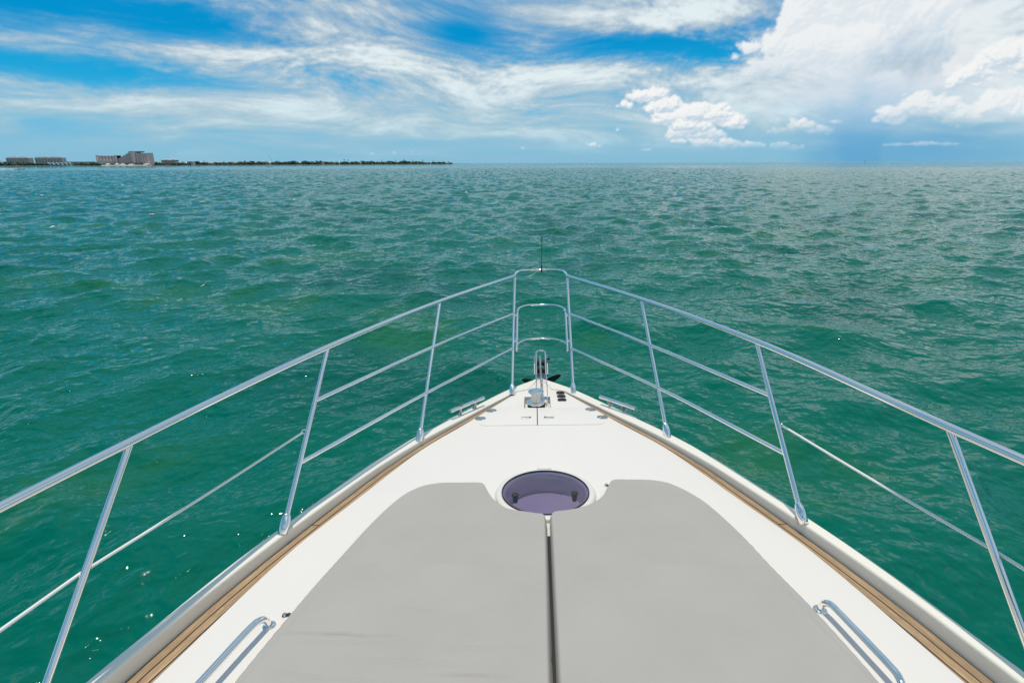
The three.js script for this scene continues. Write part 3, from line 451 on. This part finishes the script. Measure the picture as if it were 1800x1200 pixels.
pad([[.020, .3], [.5, .3], [.99, .3], [1.03, .29], [1.04, .2], [1.035, -.3], [1.015, -.9], [.983, -1.267], [.940, -1.573], [.897, -1.785], [.852, -2.031], [.792, -2.251], [.760, -2.328], [.702, -2.422], [.640, -2.485], [.564, -2.513], [.46, -2.520], [.372, -2.520], [.350, -2.508], [.336, -2.482], [.312, -2.42], [.289, -2.362], [.240, -2.297], [.175, -2.252], [.108, -2.226], [.05, -2.214], [.034, -2.203], [.024, -2.18], [.0225, -2.05], [.0215, -1.78], [.0205, -1.246], [.020, -.3]], [[.342, -2.545, -.014, -.008]], 'right half of the light grey sun pad, smooth and beside the hatch', .0203, 1.0395);
part('seam_strip', plate(planShape([[-.004, -2.08], [.038, -2.08], [.038, .3], [-.004, .3]]), .001, .006, 0), blackRubber, yacht);
// ---------------------------------------------------------------- anchor stowed on the bow roller, with its chain
{
  const a = thing('anchor', 'black claw anchor with steel shank stowed on the bow roller', 'anchor'); a.position.copy(bPos); a.quaternion.copy(bQuat);
  const yb = deckY(-4.5);
  part('shank', [tube([[RX - .002, deckY(-4.33) + .03, -4.33], [RX - .004, deckY(-4.5) + .07, -4.50], [RX - .006, deckY(-4.68) + .125, -4.68], [RX - .006, deckY(-4.80) + .11, -4.80], [RX - .004, yb - .02, -4.95], [RX, yb - .16, -4.90]], .0105, 60, 12)], brushed, a);
  part('shackle', [new THREE.TorusGeometry(.018, .005, 8, 20).rotateY(Math.PI / 2).translate(RX, deckY(-4.31) + .03, -4.31), new THREE.SphereGeometry(.014, 12, 8).translate(RX, deckY(-4.33) + .032, -4.33)], chrome, a);
  for (const s of [-1, 1]) { // claw blades curling out below the stem
    const tip = s < 0 ? V(-.165, 1.534, -4.72) : V(.200, 1.560, -4.76), root = V(RX, yb - .19, -4.80), mid = root.clone().lerp(tip, .5).add(V(0, -.03, -.05)), c = new THREE.QuadraticBezierCurve3(root, mid, tip);
    part('fluke', [1, -1].map((f) => grid(24, 10, (u, v) => { const p = c.getPoint(u), t = c.getTangent(u), side = V(-s * .42, .86, -.28).normalize(), w = .027 * Math.pow(Math.max(0, Math.sin(Math.PI * mix(.22, 1, Math.pow(u, 1.5)))), .6) + .0008, b = (v - .5) * 2, nn = new THREE.Vector3().crossVectors(t, side).normalize(); const th = .008 * Math.sqrt(Math.max(0, 1 - b * b)) * f + .02 * b * b * (1 - u); return p.addScaledVector(side, b * w).addScaledVector(nn, th).toArray(); })), blackIron, a);
  }
  const links = []; const path = new THREE.CatmullRomCurve3([V(-.033 + .075, deckY(-3.80) + .01, -3.78), V(.020, deckY(-3.9) + .016, -3.90), V(RX + .002, deckY(-4.02) + .012, -4.02), V(RX, deckY(-4.18) + .018, -4.18), V(RX, deckY(-4.31) + .028, -4.31)]), N = Math.round(path.getLength() / .0235);
  for (let i = 0; i <= N; i++) { const p = path.getPointAt(i / N), t = path.getTangentAt(i / N), g = new THREE.TorusGeometry(.0098, .0034, 6, 12).scale(1.55, 1, 1); const m = new THREE.Matrix4().makeRotationFromQuaternion(new THREE.Quaternion().setFromUnitVectors(V(1, 0, 0), t)); links.push(g.rotateX(i % 2 ? .8 : .8 + Math.PI / 2).applyMatrix4(m).translate(p.x, p.y, p.z)); }
  part('chain', links, brushed, a);
}

// ---------------------------------------------------------------- far shore, from the left edge of the view to the open horizon
// station u runs along the shore (0 at its left end, 800 where it dies out); the shore recedes from 1.3 to 3.2 km
const shoreD = curve([[-120, 1290], [0, 1330], [200, 1500], [400, 1800], [600, 2300], [800, 3200]]);
const shoreAt = (u, back = 0) => { const d = shoreD(u) + back; return V((u - 900) / 960 * d, 0, -1.052 * d); };
const mPer = (u, back = 0) => (shoreD(u) + back) / 1010;            // metres per step of u
const facing = (p) => Math.atan2(-p.x, -p.z);
const flat = (c, rough = .8) => new THREE.MeshStandardMaterial({ color: lin(...c), roughness: rough });
const M = { white: flat([.80, .79, .77]), cream: flat([.68, .62, .50]), pink: flat([.78, .55, .50]), palePink: flat([.85, .66, .60]), grey: flat([.60, .59, .57]), pale: flat([.70, .70, .68]), dark: flat([.20, .22, .25], .35), mauve: flat([.33, .31, .41], .4), tile: flat([.36, .15, .09]), red: flat([.30, .07, .06]), roofGrey: flat([.20, .21, .23]), sand: flat([.58, .52, .42]), earth: flat([.10, .10, .06]), bluegrey: flat([.30, .36, .40]), teal: flat([.16, .30, .32]) };
{ const us = range(-120, 812, 120); // low land with a sandy edge
  const o = part('shore', grid(120, 4, (a, v) => { const u = us[Math.round(a * 120)], n = n3(u * .05, 3.3, 1) * 14 * Math.min(1, (812 - u) / 60), b = [0, 8, 24, 120, 260][Math.round(v * 4)], p = shoreAt(u, n + b); p.y = [-.6, .25, .8, 1.2, -.6][Math.round(v * 4)]; return p.toArray(); }), M.earth, scene); o.userData = { kind: 'structure', label: 'low sandy shore', category: 'shore' }; }
const base = (o, u, back = 30) => { const p = shoreAt(u, back); o.position.set(p.x, 1.0, p.z); o.scale.set(1.03, 1.12, 1); return mPer(u, back); };
const bx = (w, h, d, x, y, z) => new THREE.BoxGeometry(w, h, d).translate(x, y + h / 2, z);
function block(parent, w, h, d, x, y, z, floors, bays, body, rib, slab) { // recessed glazing behind slabs and fins
  part('glazing', bx(w - .8, h - .4, d - 1.6, x, y, z), body, parent);
  for (let i = 0; i <= floors; i++) part('floor_slab', bx(w, h / floors * .30, d, x, y + (h - h / floors * .3) * i / floors, z), slab, parent);
  for (let i = 0; i <= bays; i++) part('fin_wall', bx(w / bays * .26, h, d + .6, x + (i / bays - .5) * (w - w / bays * .26), y, z), rib, parent);
}
for (const [u0, u1, h, label, tilt] of [[18, 56, 11.8, 'grey apartment block with white roof, nearest the left edge', .25], [68, 114, 12, 'wider grey apartment block with white roof behind the arched marina hall', .25]]) {
  const b = thing('apartment_building', label, 'building', 'grey apartment blocks on the far shore'), m = base(b, (u0 + u1) / 2, 60), w = (u1 - u0) * m * .97; b.rotation.y = tilt * .6;
  block(b, w, h * m, 16, 0, 0, 0, 8, 9, M.dark, M.grey, M.pale);
  part('roof_storey', [bx(w * .86, 1.5 * m, 12, -w * .02, h * m, 0), bx(w * .16, 2.6 * m, 8, -w * .15, h * m, 0), bx(w * .12, 2.4 * m, 8, w * .24, h * m, 0)], M.white, b);
}
{ const b = thing('grandstand', 'dark sloping grandstand roof rising at the left edge of the shore', 'grandstand'), m = base(b, -14, 55);
  const sh = new THREE.Shape([[-40, 0], [34 * m, 0], [22 * m, 5 * m], [12 * m, 10 * m], [2 * m, 13.5 * m], [-40, 14 * m]].map(([x, y]) => new THREE.Vector2(x, y)));
  part('roof', new THREE.ExtrudeGeometry(sh, { depth: 20, bevelEnabled: false }), M.dark, b);
  for (let k = 0; k < 7; k++) part('roof_rib', bx(1.1, (13 - k * 1.7) * m, .8, (k * 4.2 - 1) * m, .3, 20.5).rotateZ(0), M.pale, b); }
{ const b = thing('hotel', 'large pink stepped resort hotel on the far shore', 'hotel'), m = base(b, 222, 70);
  const X = (u) => (u - 222) * m;
  const wing = (u0, u1, h, floors, bays, d = 18, z = 0) => block(b, (u1 - u0) * m, h * m, d, X((u0 + u1) / 2), 0, z, floors, bays, M.mauve, M.palePink, M.pink);
  wing(176, 212, 14.5, 8, 6); part('end_tower', [bx(5 * m, 15.6 * m, 20, X(177), 0, 0), bx(4 * m, 15.4 * m, 20, X(210), 0, 0)], M.palePink, b); part('podium', bx(26 * m, 7 * m, 8, X(192), 0, 12), M.cream, b);
  for (let k = 0; k < 4; k++) wing(213 + k * 5, 218 + k * 5, 11 + k * 2.2, 7 + k, 2);
  wing(233, 249, 19.5, 11, 4, 22); part('corner_tower', bx(5 * m, 20 * m, 24, X(243), 0, 3), M.palePink, b); wing(247, 268, 18.5, 11, 6, 20); part('corner_tower', bx(3.4 * m, 18.8 * m, 22, X(268), 0, 0), M.pink, b);
  part('roof_storey', [bx(24 * m, 1.2 * m, 14, X(245), 20.2 * m, 0), bx(20 * m, 1 * m, 12, X(246), 19.4 * m, 0)], M.roofGrey, b); }
{ const b = thing('low_hotel', 'long low blue grey building between apartment block and pink hotel', 'building'), m = base(b, 142, 120); block(b, 48 * m, 5.5 * m, 14, 0, 0, 0, 3, 16, M.teal, M.bluegrey, M.pale); }
{ const b = thing('terracotta_hall', 'pale hall with twin roof turrets and red lower storey right of the pink hotel', 'building'), m = base(b, 300, 60); block(b, 26 * m, 6.6 * m, 14, 0, 0, 0, 2, 7, M.mauve, M.palePink, M.cream); part('red_storey', bx(13 * m, 3.4 * m, 4, 2 * m, 0, 9), M.red, b); part('roof', bx(27 * m, .8 * m, 16, 0, 6.6 * m, 0), M.roofGrey, b); for (const x of [-7, 6]) part('turret', [bx(2 * m, 1.4 * m, 6, x * m, 7.3 * m, 0), new THREE.ConeGeometry(1.6 * m, 1.4 * m, 4).rotateY(.785).translate(x * m, 9.4 * m, 0)], M.palePink, b); }
{ const b = thing('marina_hall', 'white arched marina hall at the waterline below the apartment block', 'building'), m = base(b, 106, 4); part('wall', bx(44 * m, 3.2 * m, 8, 0, 0, 0), M.bluegrey, b); for (let k = 0; k < 6; k++) { const x = (-19 + k * 7.6) * m; part('arch_bay', new THREE.ExtrudeGeometry((() => { const s = new THREE.Shape(); s.moveTo(-3.3 * m, 0); s.lineTo(-3.3 * m, 2.2 * m); s.absarc(0, 2.2 * m, 3.3 * m, Math.PI, 0, true); s.lineTo(3.3 * m, 0); s.lineTo(2.3 * m, 0); s.lineTo(2.3 * m, 1.8 * m); s.absarc(0, 1.8 * m, 2.3 * m, 0, Math.PI, false); s.lineTo(-2.3 * m, 0); return s; })(), { depth: 2, bevelEnabled: false }).scale(1, .8, 1).translate(x, 0, 4), M.white, b); } }
{ const us = range(178, 266, 40), o = part('beach', grid(40, 2, (a, v) => { const u = us[Math.round(a * 40)], k = Math.min(1, 6 * a, 6 * (1 - a)), p = shoreAt(u, [-9 * k - 1, 2, 22][Math.round(v * 2)] + n3(u * .05, 3.3, 1) * 14); p.y = [-.4, .9, 1.25][Math.round(v * 2)]; return p.toArray(); }), M.sand, scene); o.userData = { kind: 'structure', label: 'pale sand beach below the pink hotel', category: 'beach' }; }
// beach pavilions and houses in a row
[[190, 9, 2.2], [206, 7, 2.4], [216, 10, 1.8], [231, 12, 1.5], [258, 12, 1.8]].forEach(([u, w, h], i) => { const t = thing('beach_pavilion', `white beach pavilion below the pink hotel, number ${['one', 'two', 'three', 'four', 'five'][i]} from the left`, 'pavilion', 'white pavilions on the beach'), m = base(t, u, 6); part('wall', bx(w * m * .9, h * m * .6, 5, 0, 0, 0), M.cream, t); part('roof', new THREE.ConeGeometry(w * m * .62, h * m * .7, 4).rotateY(.785).scale(1, 1, .4).translate(0, h * m * .95, 0), M.white, t); });
const ORD = ['first', 'second', 'third', 'fourth', 'fifth', 'sixth', 'seventh', 'eighth', 'ninth', 'tenth', 'eleventh', 'twelfth', 'thirteenth', 'fourteenth', 'fifteenth', 'sixteenth', 'seventeenth', 'eighteenth', 'nineteenth', 'twentieth', 'twenty first', 'twenty second'];
{ const r = rng(5), H = [[275, 8, 4.4, 'bluegrey', 'pale'], [325, 8, 4, 'pale', 'white'], [336, 13, 5, 'white', 'roofGrey'], [351, 9, 4.6, 'white', 'white'], [366, 6, 3.4, 'cream', 'tile'], [381, 10, 4, 'white', 'white'], [408, 10, 4.2, 'cream', 'tile'], [424, 8, 4.6, 'palePink', 'tile'], [437, 9, 3.6, 'pale', 'roofGrey'], [455, 8, 3.6, 'white', 'roofGrey'], [470, 12, 4.6, 'cream', 'cream'], [524, 8, 4.2, 'palePink', 'cream'], [564, 12, 4.4, 'palePink', 'tile'], [583, 8, 3.8, 'white', 'roofGrey'], [594, 8, 4, 'white', 'white'], [631, 9, 3.4, 'white', 'white'], [645, 8, 4, 'pink', 'tile'], [652, 7, 3.6, 'palePink', 'tile'], [684, 6, 2.6, 'cream', 'white'], [718, 9, 3.8, 'cream', 'tile'], [733, 6, 3, 'white', 'roofGrey'], [755, 7, 2.2, 'white', 'white']];
  const wordW = { white: 'white', pale: 'pale grey', cream: 'cream', palePink: 'pale pink', pink: 'pink', bluegrey: 'blue grey' }, wordR = { white: 'white', pale: 'pale', tile: 'red tiled', roofGrey: 'grey', cream: 'cream' };
  H.forEach(([u, w, h, wall, roof], i) => { const t = thing('shore_house', `small ${wordW[wall]} house with ${wordR[roof]} roof, ${ORD[i]} house right of the pink hotel`, 'house', 'houses along the far shore'), m = base(t, u, 22 + r() * 10); t.rotation.y = (r() - .5) * .4;
    part('wall', bx(w * m, h * m * .62, 9, 0, 0, 0), M[wall], t);
    part('roof', new THREE.ExtrudeGeometry(new THREE.Shape([[-.56, 0], [.56, 0], [.30, 1], [-.30, 1]].map(([x, y]) => new THREE.Vector2(x * w * m, y * h * m * .4))), { depth: 10, bevelEnabled: false }).translate(0, h * m * .62, -5), M[roof], t);
    const n = Math.max(2, Math.round(w / 3)); for (let k = 0; k < n; k++) part('window', bx(w * m / n * .5, h * m * .3, .6, ((k + .5) / n - .5) * w * m, h * m * .16, 4.4), M.dark, t); }); }
// trees: one mass of low shore growth, and the palms and pines that stand clear of it
{ const r = rng(9), geo = new THREE.IcosahedronGeometry(1, 2), p = geo.attributes.position; for (let i = 0; i < p.count; i++) { const x = p.getX(i), y = p.getY(i), z = p.getZ(i), k = 1 + .38 * n3(x * 2.6 + 3, y * 2.6, z * 2.6) + .22 * n3(x * 6, y * 6 + 2, z * 6); p.setXYZ(i, x * k, y * k, z * k); } geo.computeVertexNormals();
  const N = 9000, im = new THREE.InstancedMesh(geo, new THREE.MeshStandardMaterial({ name: 'shore foliage', roughness: .9, color: 0xffffff }), N), m4 = new THREE.Matrix4(), q = new THREE.Quaternion(), e = new THREE.Euler(), col = new THREE.Color();
  for (let i = 0; i < N; i++) { const u = -110 + 905 * Math.pow(r(), .85), end = sst(812, 690, u), gap = sst(-.6, .0, n3(u * .09, 7.7, 2) + .25 * n3(u * .4, 1, 4)); let H = 1.0 * (2.2 + 3.2 * (.5 + n3(u * .05, 2.2, 5)) + 1.8 * Math.max(0, n3(u * .33, 4, 4))) * (.25 + .75 * gap) * mix(.4, 1, end); if (u < 60) H *= 1.3; if (u > 172 && u < 272) H *= .62;
    const back = 14 + r() * 60, m = mPer(u, back), s = (1.0 + r() * 1.1) * m * mix(.5, 1, end), y = r() * Math.max(.6, H * m - s * .4), P0 = shoreAt(u, back);
    m4.compose(V(P0.x, 1 + y, P0.z), q.setFromEuler(e.set(r() * 6, r() * 6, r() * 6)), V(s * 1.25, s * .85, s)); im.setMatrixAt(i, m4); const g = .75 + .6 * r(), w = r(); im.setColorAt(i, col.setRGB(.045 * g * (1 + w * .6), .080 * g, .045 * g)); }
  im.name = 'shore_trees'; im.userData = { kind: 'stuff', label: 'dark green growth of trees along the far shore', category: 'trees' }; im.castShadow = im.receiveShadow = true; scene.add(im);
  const frond = (a, len, droop) => grid(6, 2, (u, v) => { const t = u, w = .16 * len * Math.sin(Math.PI * Math.min(1, t * .9 + .08)), b = (v - .5) * 2; return [Math.cos(a) * len * t - Math.sin(a) * b * w, len * (.35 * t - droop * t * t) - Math.abs(b) * w * .5, Math.sin(a) * len * t + Math.cos(a) * b * w]; });
  const green = new THREE.MeshStandardMaterial({ name: 'palm fronds', color: lin(.035, .065, .025), roughness: .8, side: THREE.DoubleSide }), bark = flat([.13, .10, .07]);
  [52, 250, 292, 322, 360, 395, 432, 446, 490, 515, 538, 557, 606, 613, 640, 672, 697, 711, 727, 744, 762, 771, 780, 789].forEach((u, i) => { const tall = [6.5, 5, 6, 6, 7, 6.5, 7.5, 6.5, 8, 7, 7, 7.5, 9, 8, 6.5, 7.5, 7, 8, 7, 7, 6.4, 4.2, 4.4, 4.2][i], t = thing('palm_tree', `palm rising clear of the shore growth, ${['first', 'second', 'third', 'fourth', 'fifth', 'sixth', 'seventh', 'eighth', 'ninth', 'tenth', 'eleventh', 'twelfth', 'thirteenth', 'fourteenth', 'fifteenth', 'sixteenth', 'seventeenth', 'eighteenth', 'nineteenth', 'twentieth', 'twenty first', 'twenty second', 'twenty third', 'twenty fourth'][i]} palm from the left`, 'palm tree', 'palms along the far shore'), m = base(t, u, 16 + 8 * r()), h = tall * m, lean = (r() - .5) * .15 * h;
    part('trunk', tube([[0, 0, 0], [lean * .3, h * .5, 0], [lean, h * .86, 0]], .22 * m, 8, 6), bark, t);
    const c = []; for (let k = 0; k < 13; k++) c.push(frond(k * 2.4 + r(), (1.5 + r() * .6) * m, .5 + r() * .8).translate(lean, h * .84, 0)); part('crown', c, green, t); });
}
// ---------------------------------------------------------------- small craft on the bay
function seaAt(u, depth) { return V((u - 900) / 960 * depth, 0, -1.052 * depth); }
const foamWhite = new THREE.MeshStandardMaterial({ name: 'foam', color: lin(.82, .84, .84), roughness: .9 });
function motorboat(u, depth, len, turn, label, grp) {
  const t = thing('motorboat', label, 'motorboat', grp), p = seaAt(u, depth); t.position.set(p.x, .05, p.z); t.rotation.y = turn;
  part('hull', grid(16, 8, (a, v) => { const x = (a - .5) * len, w = .17 * len * Math.pow(Math.max(0, 1 - Math.pow(Math.max(0, (a - .45) / .55), 2.2)), .7), b = (v - .5) * 2, k = Math.abs(b), top = .12 * len + .07 * len * a * a, q = Math.max(0, (k - .5) / .5); return [x, k < .5 ? -.1 + .14 * k / .5 : .04 + (top - .04) * q, Math.sign(b) * w * (k < .5 ? k / .5 : 1 - .30 * q)]; }), M.white, t);
  part('deck', grid(10, 2, (a, v) => { const x = (a - .5) * len * .98, w = .118 * len * Math.pow(Math.max(0, 1 - Math.pow(Math.max(0, (a - .45) / .55), 2.2)), .7); return [x, .10 * len + .07 * len * a * a, (.5 - v) * 2 * w]; }), M.cream, t);
  part('windscreen', bx(.05 * len, .08 * len, .2 * len, .06 * len, .13 * len, 0), M.dark, t); part('canopy', [bx(.26 * len, .02 * len, .26 * len, -.06 * len, .33 * len, 0), ...[[-.17, .1], [-.17, -.1], [.05, .1], [.05, -.1]].map(([x, z]) => bx(.01 * len, .22 * len, .01 * len, x * len, .12 * len, z * len))], M.white, t); part('outboard_engine', bx(.06 * len, .16 * len, .07 * len, -.51 * len, .02 * len, 0), M.dark, t);
  return t;
}
motorboat(33, 388, 7, .12, 'white motorboat running before the left shore with a wake behind');
motorboat(470, 600, 4.6, 2.6, 'small white boat below the kite, left one of the pair', 'two small boats below the kite'); motorboat(476, 615, 4.2, .3, 'small white boat below the kite, right one of the pair', 'two small boats below the kite');
function foamPatch(r, cx, cz, len, wid, ang, n, size) { const out = []; for (let i = 0; i < n; i++) { const t = r() - .5, s = (r() + r() - 1) * .5, x = cx + Math.cos(ang) * t * len - Math.sin(ang) * s * wid, z = cz + Math.sin(ang) * t * len + Math.cos(ang) * s * wid, q = size * (.4 + r()), v = new THREE.Vector3(); seaPoint(x, z, v); out.push(new THREE.IcosahedronGeometry(q, 0).scale(1.6, .42, 1).rotateY(r() * 6).translate(v.x, v.y + q * .22, v.z)); } return out; }
{ const r = rng(41), p = seaAt(33, 388), d = V(-Math.cos(.12), 0, Math.sin(.12)), c = p.clone().addScaledVector(d, 15); const w = part('wake_foam', foamPatch(r, c.x, c.z, 24, 2.6, Math.atan2(d.z, d.x), 320, .5), foamWhite, scene); w.userData = { kind: 'stuff', label: 'white wake of the motorboat', category: 'foam' };
  const f = []; for (const [u, v, len] of [[150, 322, 3], [226, 322, 6], [210, 325, 3], [290, 318, 3], [300, 322, 4], [420, 318, 5], [330, 345, 2.4], [345, 358, 2.6], [430, 330, 3], [690, 300, 6], [640, 303, 5], [960, 300, 4], [1170, 312, 3], [1380, 312, 3], [1650, 320, 2.4], [720, 318, 2.5], [60, 345, 2], [120, 350, 2], [1260, 330, 1.6], [510, 352, 1.6], [820, 340, 1.6], [1500, 345, 1.4], [250, 380, 1.2], [60, 400, 1]]) { const depth = 3.45 * 1010 / Math.max(4, v - 288) / 1.0, q = seaAt(u, depth); f.push(...foamPatch(r, q.x, q.z, len * depth / 420, .5 + depth / 900, .1 * (r() - .5), 40, .03 + depth / 7000)); }
  const o = part('whitecaps', f, foamWhite, scene); o.userData = { kind: 'stuff', label: 'scattered white foam of breaking crests', category: 'foam' }; }
{ const t = thing('kite', 'dark kite in the air above the shore houses', 'kite'), a = seaAt(474.5, 612), w = 2.6; t.position.set(a.x, 13.6, a.z); t.rotation.y = facing(a);
  part('canopy', [1, -1].map((s) => grid(16, 4, (u, v) => { const q = (u - .5) * 2.6; return [Math.sin(q) * w, Math.cos(q) * w * .8 - w * .5 + .06 * s, (v - .5) * 1.1]; })), flat([.04, .05, .07]), t); part('line', tube([[0, -.8, 0], [1.6, -4, 0], [3.8, -10.6, .4]], .09, 10, 6), M.dark, t); part('line_handle', bx(.7, .2, .2, 3.8, -10.8, .4), M.dark, t); }
{ const t = thing('sailboat', 'white sailboat on the horizon under the rain shower', 'sailboat'), p = seaAt(1522, 2300); t.position.set(p.x, .3, p.z); part('hull', bx(9, 1.5, 2.4, 0, 0, 0), M.white, t); part('sail', new THREE.ExtrudeGeometry(new THREE.Shape([[-3.5, 0], [.4, 0], [.4, 10]].map(([x, y]) => new THREE.Vector2(x, y))), { depth: .15, bevelEnabled: false }).translate(0, 2, 0), M.white, t); part('mast', bx(.25, 12, .25, .6, 1, 0), M.grey, t); }
console.log('shore done');
renderer.render(scene, camera);
